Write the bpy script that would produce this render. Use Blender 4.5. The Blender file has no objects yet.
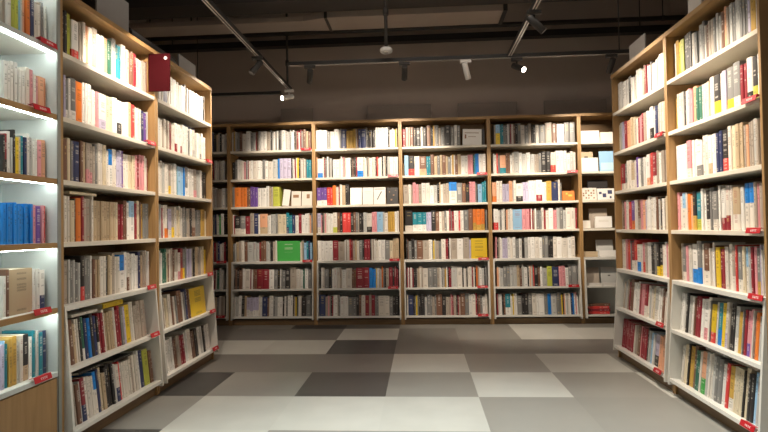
import bpy, math, random
import numpy as np
from mathutils import Matrix, Vector
random.seed(11)
C = bpy.context.scene.collection
PI = math.pi

# ------------------------------------------------------------------ camera
CAM_F, CAM_H = 548.4, 1.0942
def cam_axes(yaw, pitch, roll):
    cy, sy = math.cos(yaw), math.sin(yaw)
    f = np.array([-sy, cy, 0.]); r = np.array([cy, sy, 0.]); u = np.array([0, 0, 1.])
    f2 = f*math.cos(pitch) + u*math.sin(pitch); u2 = u*math.cos(pitch) - f*math.sin(pitch)
    return r*math.cos(roll) + u2*math.sin(roll), u2*math.cos(roll) - r*math.sin(roll), f2
CR, CU, CF = cam_axes(.066, .0217, -.0171)
cd = bpy.data.cameras.new('camera'); cam = bpy.data.objects.new('camera', cd); C.objects.link(cam)
cd.sensor_width = 36; cd.sensor_fit = 'HORIZONTAL'; cd.lens = CAM_F/768*36; cd.clip_start = .05
cam.matrix_world = Matrix(((CR[0], CU[0], -CF[0], 0), (CR[1], CU[1], -CF[1], 0), (CR[2], CU[2], -CF[2], CAM_H), (0, 0, 0, 1)))
bpy.context.scene.camera = cam
def shown_area(pts):
    """area in the picture of a quad of world points, clipped to the frame by its box"""
    q = []
    for p in pts:
        d = np.array(p) - np.array([0, 0, CAM_H]); z = d @ CF
        if z < .1: return 0
        q.append((384 + CAM_F*(d @ CR)/z, 216 - CAM_F*(d @ CU)/z))
    a = 0
    for i in range(len(q)):
        x0, y0 = q[i]; x1, y1 = q[(i+1) % len(q)]; a += x0*y1 - x1*y0
    a = abs(a)/2
    xs = [p[0] for p in q]; ys = [p[1] for p in q]
    bw, bh = max(xs)-min(xs), max(ys)-min(ys)
    cw = max(0, min(768, max(xs)) - max(0, min(xs))); ch = max(0, min(432, max(ys)) - max(0, min(ys)))
    return a*(cw/max(bw, 1e-6))*(ch/max(bh, 1e-6))

# ------------------------------------------------------------------ materials
def new_mat(name):
    m = bpy.data.materials.new(name); m.use_nodes = True
    nt = m.node_tree; return m, nt, nt.nodes['Principled BSDF']
def N(nt, t, **kw):
    n = nt.nodes.new(t)
    for k, v in kw.items(): setattr(n, k, v)
    return n
def math_node(nt, op, a, b=None, c=None):
    n = N(nt, 'ShaderNodeMath', operation=op)
    for i, v in enumerate((a, b, c)):
        if v is None: continue
        if isinstance(v, (int, float)): n.inputs[i].default_value = v
        else: nt.links.new(v, n.inputs[i])
    return n.outputs[0]
def plain(name, col, rough=.5, metal=0, noise=.06, scale=30, bump=0):
    m, nt, b = new_mat(name)
    tc = N(nt, 'ShaderNodeTexCoord'); nz = N(nt, 'ShaderNodeTexNoise'); nz.inputs['Scale'].default_value = scale; nz.inputs['Detail'].default_value = 3
    nt.links.new(tc.outputs['Object'], nz.inputs['Vector'])
    mx = N(nt, 'ShaderNodeMix', data_type='RGBA')
    mx.inputs[6].default_value = (*[c*(1-noise) for c in col], 1); mx.inputs[7].default_value = (*[min(1, c*(1+noise)) for c in col], 1)
    nt.links.new(nz.outputs['Fac'], mx.inputs[0]); nt.links.new(mx.outputs[2], b.inputs['Base Color'])
    b.inputs['Roughness'].default_value = rough; b.inputs['Metallic'].default_value = metal
    if bump:
        bp = N(nt, 'ShaderNodeBump'); bp.inputs['Strength'].default_value = bump; nt.links.new(nz.outputs['Fac'], bp.inputs['Height']); nt.links.new(bp.outputs['Normal'], b.inputs['Normal'])
    return m
def wood(name, ca, cb, rough=.45, axis='Z'):
    m, nt, b = new_mat(name)
    tc = N(nt, 'ShaderNodeTexCoord'); mp = N(nt, 'ShaderNodeMapping')
    mp.inputs['Scale'].default_value = {'Z': (28, 28, 1.6), 'X': (1.6, 28, 28), 'Y': (28, 1.6, 28)}[axis]
    nz = N(nt, 'ShaderNodeTexNoise'); nz.inputs['Scale'].default_value = 1.3; nz.inputs['Detail'].default_value = 6; nz.inputs['Distortion'].default_value = .6
    nt.links.new(tc.outputs['Object'], mp.inputs['Vector']); nt.links.new(mp.outputs['Vector'], nz.inputs['Vector'])
    cr = N(nt, 'ShaderNodeValToRGB'); cr.color_ramp.elements[0].position = .3; cr.color_ramp.elements[1].position = .7
    cr.color_ramp.elements[0].color = (*ca, 1); cr.color_ramp.elements[1].color = (*cb, 1)
    nt.links.new(nz.outputs['Fac'], cr.inputs['Fac']); nt.links.new(cr.outputs['Color'], b.inputs['Base Color'])
    b.inputs['Roughness'].default_value = rough
    return m
def glow(name, col, strength):
    m, nt, b = new_mat(name)
    b.inputs['Base Color'].default_value = (.9, .9, .9, 1); b.inputs['Emission Color'].default_value = (*col, 1); b.inputs['Emission Strength'].default_value = strength
    return m
def book_material():
    m, nt, b = new_mat('printed_cover')
    col = N(nt, 'ShaderNodeAttribute', attribute_name='Col'); ink = N(nt, 'ShaderNodeAttribute', attribute_name='Ink')
    uv = N(nt, 'ShaderNodeUVMap', uv_map='UVMap'); sp = N(nt, 'ShaderNodeSeparateXYZ'); nt.links.new(uv.outputs['UV'], sp.inputs[0])
    u, v = sp.outputs[0], sp.outputs[1]; seed = col.outputs['Alpha']
    # columns of printed characters down the middle of the spine: a grid of cells, some inked
    cells = math_node(nt, 'MULTIPLY_ADD', seed, 10, 15)
    cv = math_node(nt, 'MULTIPLY', v, cells)
    fv = math_node(nt, 'FRACT', cv); iv = math_node(nt, 'FLOOR', cv)
    cx = N(nt, 'ShaderNodeCombineXYZ'); nt.links.new(iv, cx.inputs[0]); nt.links.new(math_node(nt, 'MULTIPLY', seed, 91.7), cx.inputs[1])
    wn = N(nt, 'ShaderNodeTexWhiteNoise', noise_dimensions='2D'); nt.links.new(cx.outputs[0], wn.inputs['Vector'])
    on = math_node(nt, 'GREATER_THAN', wn.outputs['Value'], .42)
    gap = math_node(nt, 'LESS_THAN', math_node(nt, 'ABSOLUTE', math_node(nt, 'SUBTRACT', fv, .5)), .37)
    half = math_node(nt, 'MULTIPLY_ADD', math_node(nt, 'FRACT', math_node(nt, 'MULTIPLY', seed, 13.3)), .16, .13)
    mid = math_node(nt, 'LESS_THAN', math_node(nt, 'ABSOLUTE', math_node(nt, 'SUBTRACT', u, .5)), half)
    top = math_node(nt, 'LESS_THAN', v, .92)
    low = math_node(nt, 'GREATER_THAN', v, math_node(nt, 'MULTIPLY_ADD', seed, .25, .38))
    foot = math_node(nt, 'MULTIPLY', math_node(nt, 'GREATER_THAN', v, .06), math_node(nt, 'LESS_THAN', v, .13))
    zone = math_node(nt, 'MAXIMUM', math_node(nt, 'MULTIPLY', top, low), foot)
    px = N(nt, 'ShaderNodeTexNoise'); px.inputs['Scale'].default_value = 420; px.inputs['Detail'].default_value = 1
    tc = N(nt, 'ShaderNodeTexCoord'); nt.links.new(tc.outputs['Object'], px.inputs['Vector'])
    strokes = math_node(nt, 'GREATER_THAN', px.outputs['Fac'], .42)
    mask = zone
    for k in (on, gap, mid, strokes): mask = math_node(nt, 'MULTIPLY', mask, k)
    mask = math_node(nt, 'MULTIPLY', mask, .45)
    mx = N(nt, 'ShaderNodeMix', data_type='RGBA'); nt.links.new(mask, mx.inputs[0]); nt.links.new(col.outputs['Color'], mx.inputs[6]); nt.links.new(ink.outputs['Color'], mx.inputs[7])
    nt.links.new(mx.outputs[2], b.inputs['Base Color']); b.inputs['Roughness'].default_value = .42
    return m
M = dict(
    wood=wood('oak_veneer', (.33, .19, .075), (.44, .27, .115)),
    wood_flat=wood('oak_veneer_lengthwise', (.33, .19, .075), (.44, .27, .115), axis='X'),
    dark_wood=wood('oak_plinth', (.17, .105, .05), (.23, .15, .075), axis='X'),
    shelf=plain('cream_shelf_board', (.74, .69, .59), .4, noise=.03),
    white=plain('white_lacquer', (.74, .73, .68), .35, noise=.02),
    coolwhite=plain('pale_grey_lacquer', (.62, .66, .65), .4, noise=.02),
    grey=plain('grey_edge_band', (.28, .29, .27), .5, noise=.04),
    back=plain('brown_back_board', (.20, .125, .06), .6, noise=.1),
    red=plain('red_plastic', (.50, .012, .022), .35, noise=.03),
    darkred=plain('dark_red_board', (.034, .0012, .003), .8, noise=.05),
    ink=plain('white_print', (.85, .8, .78), .5, noise=.02),
    black=plain('black_metal', (.022, .02, .018), .4, noise=.1),
    dark=plain('dark_painted_metal', (.035, .03, .026), .55, noise=.1),
    duct=plain('grey_brown_duct', (.36, .30, .255), .6, noise=.08, scale=6),
    aluminium=plain('brushed_aluminium', (.55, .51, .47), .35, .2, noise=.1),
    lampwhite=plain('white_lamp_shell', (.75, .72, .68), .4, noise=.02),
    paper=plain('book_paper', (.74, .69, .58), .8, noise=.08, scale=120),
    board=plain('grey_card', (.24, .23, .22), .6, noise=.05),
    paleboard=plain('pale_card', (.55, .52, .48), .6, noise=.05),
    darkboard=plain('dark_card', (.25, .205, .175), .7, noise=.08),
    led=glow('led_diffuser', (.90, 1.0, .95), 13.0),
    lens_warm=glow('lit_lens', (1.0, .86, .68), 12.0),
    wall=plain('grey_brown_plaster', (.47, .395, .340), .85, noise=.08, scale=3),
    ceiling=plain('dark_ceiling_paint', (.25, .21, .18), .9, noise=.1, scale=3),
    book=book_material(),
)
M['darkred'].node_tree.nodes['Principled BSDF'].inputs['Specular IOR Level'].default_value = .1
PAL = dict(W=(.82, .80, .76), w=(.74, .69, .62), c=(.70, .60, .43), b=(.52, .40, .26), z=(.42, .36, .30), g=(.50, .50, .48), G=(.22, .22, .215), k=(.030, .027, .027),
           n=(.030, .042, .12), B=(.010, .22, .68), s=(.30, .52, .74), T=(.02, .24, .31), r=(.66, .055, .05), R=(.27, .022, .035), p=(.70, .30, .33), o=(.72, .19, .03),
           y=(.80, .56, .03), m=(.55, .34, .07), e=(.06, .38, .075), E=(.035, .15, .10), l=(.50, .53, .08), v=(.16, .08, .34), u=(.52, .48, .64), a=(.78, .40, .24), x=(.19, .095, .06))
PAL['Y'] = PAL['y']; PAL['F'] = PAL['e']; PAL['Q'] = PAL['b']
WORD = dict(W='white', w='off-white', c='cream', b='beige', z='taupe', g='pale-grey', G='grey', k='black', n='navy', B='blue', s='sky-blue', T='teal', r='red', R='maroon', p='pink',
            o='orange', y='yellow', m='mustard', e='green', E='bottle-green', l='lime', v='purple', u='lavender', a='salmon', x='brown', Y='yellow', F='green', Q='beige')

# ------------------------------------------------------------------ mesh helpers
class MB:
    def __init__(s): s.v, s.f, s.smooth = [], [], []
    def box(s, x0, x1, y0, y1, z0, z1):
        i = len(s.v); s.v += [(x, y, z) for z in (z0, z1) for y in (y0, y1) for x in (x0, x1)]
        s.f += [tuple(i+k for k in q) for q in ((0, 2, 3, 1), (4, 5, 7, 6), (0, 1, 5, 4), (2, 6, 7, 3), (0, 4, 6, 2), (1, 3, 7, 5))]
        return s
    def prism(s, poly, a, b, axis='x'):
        """poly in the two other axes (order y,z / x,z / x,y), swept from a to b"""
        i = len(s.v); n = len(poly)
        for t in (a, b):
            for p, q in poly: s.v.append({'x': (t, p, q), 'y': (p, t, q), 'z': (p, q, t)}[axis])
        s.f += [tuple(i+k for k in range(n)), tuple(i+n+k for k in reversed(range(n)))]
        s.f += [(i+k, i+n+k, i+n+(k+1) % n, i+(k+1) % n) for k in range(n)]
        return s
    def tube(s, pts, r, n=12, caps=True):
        """round tube along points, r a number or one radius per point"""
        pts = [Vector(p) for p in pts]; rs = r if isinstance(r, (list, tuple)) else [r]*len(pts); rings = []
        for k, p in enumerate(pts):
            t = (pts[min(k+1, len(pts)-1)] - pts[max(k-1, 0)]).normalized()
            a = t.orthogonal().normalized() if k == 0 else (last - t*last.dot(t)).normalized()
            last = a; bb = t.cross(a); i = len(s.v); rings.append(i)
            s.v += [tuple(p + (a*math.cos(2*PI*j/n) + bb*math.sin(2*PI*j/n))*rs[k]) for j in range(n)]
        for i0, i1 in zip(rings, rings[1:]):
            for j in range(n): s.smooth.append(len(s.f)); s.f.append((i0+j, i0+(j+1) % n, i1+(j+1) % n, i1+j))
        if caps: s.f += [tuple(rings[0]+j for j in reversed(range(n))), tuple(rings[-1]+j for j in range(n))]
        return s
    def build(s, name, m, parent=None, bevel=0):
        me = bpy.data.meshes.new(name); me.from_pydata(s.v, [], s.f); me.update()
        import bmesh
        bm = bmesh.new(); bm.from_mesh(me); bmesh.ops.recalc_face_normals(bm, faces=bm.faces)
        bm.to_mesh(me); bm.free()
        for k in s.smooth: me.polygons[k].use_smooth = True
        me.materials.append(m)
        o = bpy.data.objects.new(name, me); C.objects.link(o)
        if parent: o.parent = parent
        if bevel:
            b = o.modifiers.new('bevel', 'BEVEL'); b.width = bevel; b.segments = 2; b.limit_method = 'ANGLE'
        return o
def tag(o, label, cat, group=None):
    o['label'] = label; o['category'] = cat
    if group: o['group'] = group
    return o
def thing(name, label, cat, group=None, mat=None):
    o = bpy.data.objects.new(name, None); C.objects.link(o); o.empty_display_size = .1
    if mat is not None: o.matrix_world = mat
    return tag(o, label, cat, group)
def struct(o): o['kind'] = 'structure'; return o

ROWS = {
 'LM': {
  1: (26, 'W26 c26 k22 k23 l32 W/r58 z18 z20 w26 a33 w33 z29 z19 W34 W30 a40 E24 E18 g20 g21 T33 T31 g19 g27 z22 z29 x23 x21 R35 g41 g41 z29 z28 x7'),
  2: (26, 'w25 g25 R16 u17 G/W20 W21 G/W48 o56 W21 W17 W17 W22 W23 W24 p28 W/u72 c33 c35 W18 W21 W/k64 W38 W29 a43 r44 w18 w18 w18 w19 n41 v34 g12'),
  3: (26, 'w20 w20 c20 x35 c23 G17 n22 n43 x25 b26 z/p30 z/p32 z24 G21 w22 w30 c33 w25 B/W39 w30 w19 u24 u27 v26 w27 w35 c41 c37 p21 R33 p31 p28 w18 w20 R13'),
  4: (26, 'W20 g20 z20 w19 w16 w19 c36 k12 o45 R23 z32 z33 w17 w12 b31 b32 b31 b32 b32 b33 b29 c27 R26 R28 x20 x19 W30 s/W64 R27 c32 x22 m33 G24 G27 G12'),
  5: (26, 'W21 z21 g21 z30 g16 G27 g18 G27 g20 k/r34 G26 G22 W12 W14 x24 b23 b18 w34 w30 k19 b21 c24 z30 w15 w12 w24 B/W56 W33 w/x25 w26 W17 W23 W17 W22 n33 b26 z22 z21 W14 W22'),
  6: (26, 'z19 w19 x32 x33 b26 w12 w14 k25 E/W25 n25 B26 k30 n27 k/w20 R20 R25 w23 b17 b22 b17 b23 w20 R34 R23 G29 u24 y58 w18 w19 z20 z20 z31 z23 z28 z37'),
  7: (26, 'g23 z23 k15 w/k16 z25 x30 g12 R/n35 w24 w20 w20 w20 B/w30 n23 c23 b32 k19 k22 k23 k23 g21 w/n39 r15 w21 w18 w21 w20 w22 w20 z34 w19 w25 W20 W18 n44 l70 x21 x26'),
 },
 'LF': {
  1: (26, 'c21 w21 w21 W21 z21 w25 W22 W18 n69 W17 W18 G18 w21 w18 W23 W17 g35 w28 w26 W34 W39 G29 W16 W19 G21 W30 W26 W33 W26 W31 W36 W44 W35 k21 k26 W11'),
  2: (26, 'g24 c24 z24 g24 g31 w28 z14 w20 w24 z33 w27 R23 w30 w32 W/R37 W27 W21 W/R36 W22 W20 W30 W34 G32 W32 W31 w/g46 g28 W28 W30 w/G49 W39 W31 W6'),
  3: (26, 'c21 W21 g21 W21 w21 w27 w18 g29 w29 w19 w18 z/y45 w23 w16 W19 W25 T11 s65 s45 B22 G/W52 W33 W29 W25 W38 z/p65 g22 g26 W30 W22 k28 k38 k13'),
  4: (26, 'c21 W21 W21 z21 g21 g21 R20 w16 w18 w/o31 n/o28 u/w59 z/y42 w22 w15 c24 c22 w23 w22 G30 G24 G20 z31 z23 k24 k23 z/x76 G22 G23 G29 G33 m85 c27'),
  5: (26, 'z21 c21 z21 g21 g21 W21 E35 E33 c23 x22 w29 z35 x28 z/w48 w/p46 R/o47 G/y32 G25 u18 u27 u23 u25 z20 z17 k22 k20 b32 b28 z28 z20 c33 c29 y62'),
  6: (26, 'g24 z24 g24 w22 z19 w24 c33 z22 w22 w18 x28 w19 w19 G27 x37 x41 W14 W18 G32 n35 x29 x27 Y309'),
  7: (26, 'w21 W21 w21 c21 k19 W27 W34 W24 W36 x29 x24 z29 z23 R43 R42 W25 W18 w41 w31 x32 x26 k32 k31 W22 W26 g24 g33 k23 k24 W33 W48'),
 },
 'LL': {
  1: (679, 'z18 W21 w18 l19 l22 s9 w12 a23 o29 n26 w19 w19 z19 G17 W12'),
  2: (678, 'W20 W18 g12 W19 W21 W11 W15 W25 w28 p23 w18 p20 a46 a6'),
  3: (677, 'k14 R/k14 W21 g8 k15 y23 c17 T15 n19 W18 g21 W16 W20 p30 a33'),
  4: (677, 'B21 B21 B17 B20 B18 B15 B15 B19 B18 B21 p25 v35 p14 r18'),
  5: (676, 'W20 x20 Q148 W18 W22 W/n41'),
  6: (638, 'u21 u21 s11 T15 m21 m33 g17 w23 k/b40 W21 T20 g17 T31 n30'),
 },
 'RF': {
  1: (24, 'W24 W17 W43 W45 W46 W39 k28 k27 W23 W21 W26 W23 z23 w26 w24 w20 w19 z35 x23 x22 R18 R24 W18 W17 G20 w22 w27 w23 w20 g28 w35 w21 W21 z21 g21 z21 c21'),
  2: (24, 'c22 g24 g19 u22 u24 R24 R30 a67 b30 b21 c20 c21 z27 w21 w18 R26 p19 p20 R31 z31 z25 W23 W33 W/k58 W19 W15 n37 g21 g19 w26 w23 c24 W24 g24 p24 z24'),
  3: (24, 'r12 R/w71 G/w66 w29 w35 b/w76 w29 w22 v37 W15 W21 G27 G27 W29 W26 W/a54 r54 R/w57 z26 z29 W17 W19 z19 z25 z22 g22 p22 g22 c22'),
  4: (24, 'z20 x25 x20 p16 p21 w27 w22 r64 v/o76 w20 w24 x/z50 p22 p25 a46 u33 W21 W22 W20 W19 w29 W22 W25 x33 g31 k27 W22 W22 z22 c22 c22 p22 g22 z22'),
  5: (24, 'w42 w26 p31 p22 r48 G19 R/w58 r/w52 w/B70 w32 p/r42 z26 z25 W30 W30 k35 k21 k17 G32 k/y42 k/y43 w26 w23 W24 p24 c24 z24 g24 z24'),
  6: (69, 'z33 g19 g18 z20 z17 R25 R18 x26 x25 W24 W27 W27 W35 R22 R17 p31 p41 R/w47 w34 g32 w15 w18 c29 g/w56 W23 W27 x26 x24 w17 w17 a34 W22 z22 c22'),
  7: (76, 'R18 R25 R29 R25 R34 R23 R43 R33 w15 w15 z22 z22 x25 x27 p28 R19 R28 R25 R28 k26 g23 g21 s33 W25 u/k73 a59 a72 c23 c23 p23'),
 },
 'RM': {
  1: (24, 'W23 m40 y29 l48 k35 k32 k29 w35 G33 G25 g31 G25 w16 x30 z25 z27 G25 g23 g23 x32 a21 z21 g23 g16 G28 g22 g20 G20 G21 G25 u23 m44 g22 w21 c21'),
  2: (24, 'm28 w22 w28 g17 g21 k19 w33 p32 p24 a44 E33 E31 g20 g27 c23 c17 w25 w21 k/y62 w31 u36 G/y65 G/w58 R27 R26 w/k49 k/l44 W24 g24 w24'),
  3: (24, 'W14 W15 W28 W25 W31 W24 p/w53 r16 W24 W26 W/G68 w31 w30 W/b36 W21 W31 n32 n29 k/r57 w31 c34 b33 b23 b16 z20 a23 z19 z19 g30 z22 z21 g26 z26'),
  4: (24, 'p29 w34 s/w48 w20 o34 a26 k/m39 T/l65 W24 W21 k/w47 G21 G18 G/w50 W14 W14 W/R41 w/R42 w13 w17 b/w68 W32 B/w41 B/w40 z26 p19 z28 p21 g21 z21'),
  5: (38, 'z32 G/w45 p28 w19 w24 W/B68 G/B48 w20 x/w69 w14 w17 W18 x14 y48 R22 R29 w15 w19 w16 w17 z/w32 r19 G/w46 c24 s/w21 g23 R20 p22 G/m33 u11 w16 g25 z25 W25'),
  6: (24, 'W20 W21 W26 W19 k27 g35 W16 W20 x17 R32 R33 W17 W17 W/p45 w32 G11 y/r49 w18 T/B44 y38 w/u30 z20 k23 k22 g/W34 m35 G11 R24 p/v35 p19 w10 x18 o27 g20 c24 c23 w23'),
  7: (89, 'w28 c21 c25 k19 m47 x31 E29 E21 w20 a/e53 g30 w17 w17 g27 G36 G36 W27 W21 r28 m/w46 c18 c21 c23 c20 k11 c32 k24 k25 s26 g22 k/g36 p17 g17'),
 },
 'B1': {
  1: (24, 'W12 z12 m16 g12 G26 G15 x17 x13 w48 W49 G32 g31 R10 k9 x11 g27 W33 W38 z42 G13 k13 g14 W20 G20 W16 G9 k20 G14 W43 g36 g13 G16 W20 W16 k19 x15 R17 w17 R17 G20 x31 b28 x30'),
  2: (24, 'k34 G28 W18 W18 w23 w17 p24 G16 g10 R10 w9 w11 W26 w54 W36 W24 G16 G14 W36 w55 g48 g15 B19 u39 u50 u46 k16 g15 W9 R16 w15 y19 k15 z15 W15 z15 w18 G12 T24 T32'),
  3: (24, 'G10 G15 o70 o36 o40 x22 x18 v28 v30 v30 W38 W22 W42 W34 b23 z21 l76'),
  4: (25, 'W12 R8 k/w70 G/w60 R53 z47 n50 W20 a/b90 w16 W23 g31 g25 G25 c56 c43 T/n30 T18 T22 n34 W43 R32 W42 W37 w16 a17 G16'),
  5: (24, 'G22 g16 b30 z30 w36 x35 g68 g38 g34 R20 x30 x30 g20 g15 g15 k14 k16 z27 w23 F271 w15 c10 G20 s30 T20 n20 s24'),
  6: (38, 'k14 x20 k26 x24 x16 W31 w59 R12 W18 x24 x26 R69 R72 W58 G42 k27 W13 G16 G34 k55 z71 w48 W20 W11 E19 W41 G38'),
  7: (34, 'w13 W7 g34 W36 k33 b27 u/W38 u/W37 u/W30 u/W35 w17 W23 n60 x16 b8 W17 W29 G22 g28 W25 W34 k20 W19 G21 W31 W28 k14 z14 y16 k14 g14 W14 w14 k55 G53'),
 },
 'B2': {
  1: (24, 'W69 W58 G36 w49 W51 g15 G14 n59 m30 m44 m34 z16 x13 n29 n59 G11 k18 k43 k35 W25 W24 W50 W47 k19 W15 W14 g16 W16 y16 b12'),
  2: (24, 'a12 W/B59 w16 R13 G22 W17 G20 g17 k13 W42 W36 w14 W14 w14 p14 z14 W24 W34 k20 x13 k16 k14 R15 W/B68 w20 W19 G15 z14 W35 w24 w14 k14 r17 w14 W15 w15 k15 W15 z15 k15 g29 W39 W25 W32'),
  3: (24, 'v/W49 v/W31 v/W35 r39 r29 o39 w14 w15 R13 w13 W13 b14 b26 k24 k15'),
  4: (24, 'u/w42 p15 k15 z15 p15 w15 W38 W25 w/l49 x34 k29 r50 r44 k32 x26 G24 z15 k32 k17 g18 g21 w/k58 p34 p24 s68 g18 w40 m27 m26 m25 W26 w22'),
  5: (24, 'W39 W37 W55 W43 R64 z73 W14 z14 W14 w14 r14 R23 z25 b21 w28 G37 k21 R36 R32 k15 w15 z15 W15 w33 W34 W44 G53 c38 b28 b40'),
  6: (24, 'k11 k12 W18 w21 G50 k38 W23 W36 w33 z25 W50 w68 x26 x22 R90 R66 B39 B38 y10 w14 W14 z14 g14 o19 G14 k19 z35 R42 k19 R26 R22'),
  7: (30, 'n71 z15 z15 p15 z15 k15 R15 W18 W31 z13 G17 W47 W47 G53 G38 k30 x28 w45 R42 z29 R39 G18 G21 w72 w54 G39 k28 k39'),
 },
 'B3': {
  1: (27, 'R34 z34 z19 x36 k32 k50 w27 k43 x44 k14 k14 m17 z14 G31 z26 G45 k66 G42 W31 G36'),
  2: (43, 's46 k/r68 W28 W30 x/a77 T29 T19 x41 b35 G31 b27 x38 b25 G33 w15 m17 W15 x31 b36 W44 W33 p26 p31 k12 T16 B16 B22 W42 W36'),
  3: (25, 'z58 w29 z19 p35 p33 z33 W50 w43 W46 g40 k23 b15 w27 z34 z34 B/w86 G61 x40 k41 p35 p32 G13 k15 s47 T28 T19'),
  4: (39, 'k/w87 T/W53 T/W55 T/W46 u24 u34 k48 x39 w31 z30 G23 w30 R17 G12 R25 W32 W20 r18 w16 W22 G55 x49 o/m39 o/m50 o/m43 k12 G13'),
  5: (45, 'k18 x9 G35 k32 G29 x66 z68 w20 W19 G12 y14 g12 z37 G28 w49 R14 R14 k14 W14 z72 W68 z69 u19 Y180'),
  6: (47, 'R13 W13 R13 W23 R16 k19 k19 z16 b13 w22 z16 w57 G58 G47 z25 w13 W12 G12 g12 z12 m17 W14 k14 R14 R14 g65 w59 k15 W15 w15 k15 w15 w16 w16 R16 w16 k16 o19 z16 W28 g28 k12 G16'),
  7: (45, 'w15 n58 k14 G14 y16 G14 k23 k44 g29 G38 G19 z27 G20 x64 k41 z33 z24 p15 R15 z15 z15 k15 R15 z15 x53 G42 W37 w38 R18 k10 x24 G23 W30 w27'),
 },
 'B4': {
  1: (67, 'z19 s/y47 T19 T19 G21 G26 W14 G14 R14 w24 x18 k29 G33 w43 G46 z29 k18 k29 w36 G72 z73 x52 W33 W51 G58 G58'),
  2: (52, 'W15 w21 r18 G20 a/T66 x23 x24 W25 w22 g51 W34 g52 W39 g49 z23 z22 G30 k52 k51 w/r56 W46 W42 W33 W38 g32 w26'),
  3: (34, 'a/o47 w34 w32 u33 u42 a38 g12 w26 W/k75 u30 u36 W27 W37 W20 W/R65 W27 W19 m56 n74 w21 G16'),
  4: (43, 'W/r51 W18 G20 W21 w16 k13 a19 w13 w13 W17 w11 s103 p43 p41 R14 W14 R14 z14 W18 G31 G27 w27 R19 w35 W48 p15 p22 g35 G35 g32 w52 w41 w9 R19'),
  5: (58, 'p16 k16 z16 W14 W14 u32 u25 W29 w27 W32 G38 W33 k14 k14 g37 W29 W49 w49 W33 G24 G41 k20 k35 w40 W55 w64 W41 w41'),
  6: (67, 'a18 w14 g36 G39 G36 g40 g37 b34 x22 g23 W42 k12 w12 a13 W11 z11 r15 k40 x25 W27 g48 l56 n74 p36 p38 W35 G35 G59'),
  7: (56, 'R14 w14 W14 W14 k18 x19 T/W56 W12 W12 y13 w20 W17 G51 k28 k43 G42 w47 W23 W63 G39 B19 B18 g59 G34 G16 y14 k16 a13 W15 g15 w15 W15 n18 B18 W15 p15 W15'),
 },
 'B0': {
  1: (420, 'g20 n26 n15 R27 G23 g28 w17 w21 k15 n25 g27 W28 g23 R25 g18 k23 g19 n15 k26 b22 z21 k22 w26 w24 W22'),
  2: (420, 'k21 k24 g14 R17 R22 z13 k23 z17 k26 g23 R20 g22 n17 b19 R16 z22 R14 W21 k17 R19 w28 w24 z22 w22 W25'),
  3: (420, 'k17 b24 R14 z22 G27 W13 z16 W13 w23 R27 b21 b24 R26 w21 W18 g25 b24 w19 z15 g21 z22 z40 W52 g24'),
  4: (420, 'R22 w27 z17 G17 k20 g27 z20 n28 b17 g20 z22 b20 k26 b18 w18 G28 n14 G21 n22 w13 W20 e20 W34 k26 k22'),
  5: (420, 'g19 n21 g18 g19 k18 R27 w24 z16 z24 R18 R20 b13 n21 g26 W15 z19 z26 g25 R27 z18 n23 W26 w22 R26 k24'),
  6: (420, 'w21 G22 b26 W14 b24 G23 W16 z24 n22 g15 w26 g20 b18 k16 w13 W14 k21 R22 W13 R23 w13 E30 W24 w24'),
  7: (420, 'w22 k18 R24 k24 W20 k18 R19 g28 G23 n28 R21 G22 G19 G19 R19 n14 G24 b28 k27 b25 G26 w26 z30 w22 k22'),
 },
}
P_BACK, P_RIGHT, P_LEFT, P_FAR, P_FLOOR, EXPO = 84, 57, 36, 46, 330, 0.85
P_LT, P_HOT, P_REAR, P_MID = 42, 34, 9, 13
# ------------------------------------------------------------------ room shell
XL0, XR0, YB, YF, ZC = -3.35, 2.95, 6.55, -1.6, 3.85
TX, TY, TS = -.247, 3.573, .60
TILE = {'L': (.58, .575, .53), 'M': (.30, .29, .265), 'm': (.21, .198, .18), 'D': (.066, .064, .062)}
TROW = {-1: 'mMLLLMMM', 0: 'mDMDMLML', 1: 'mmmmLMLM', 2: 'mLLDmmmm', 3: 'mmmLmMLL', 4: 'mMDmMMLM'}   # columns -4 .. 3
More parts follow.
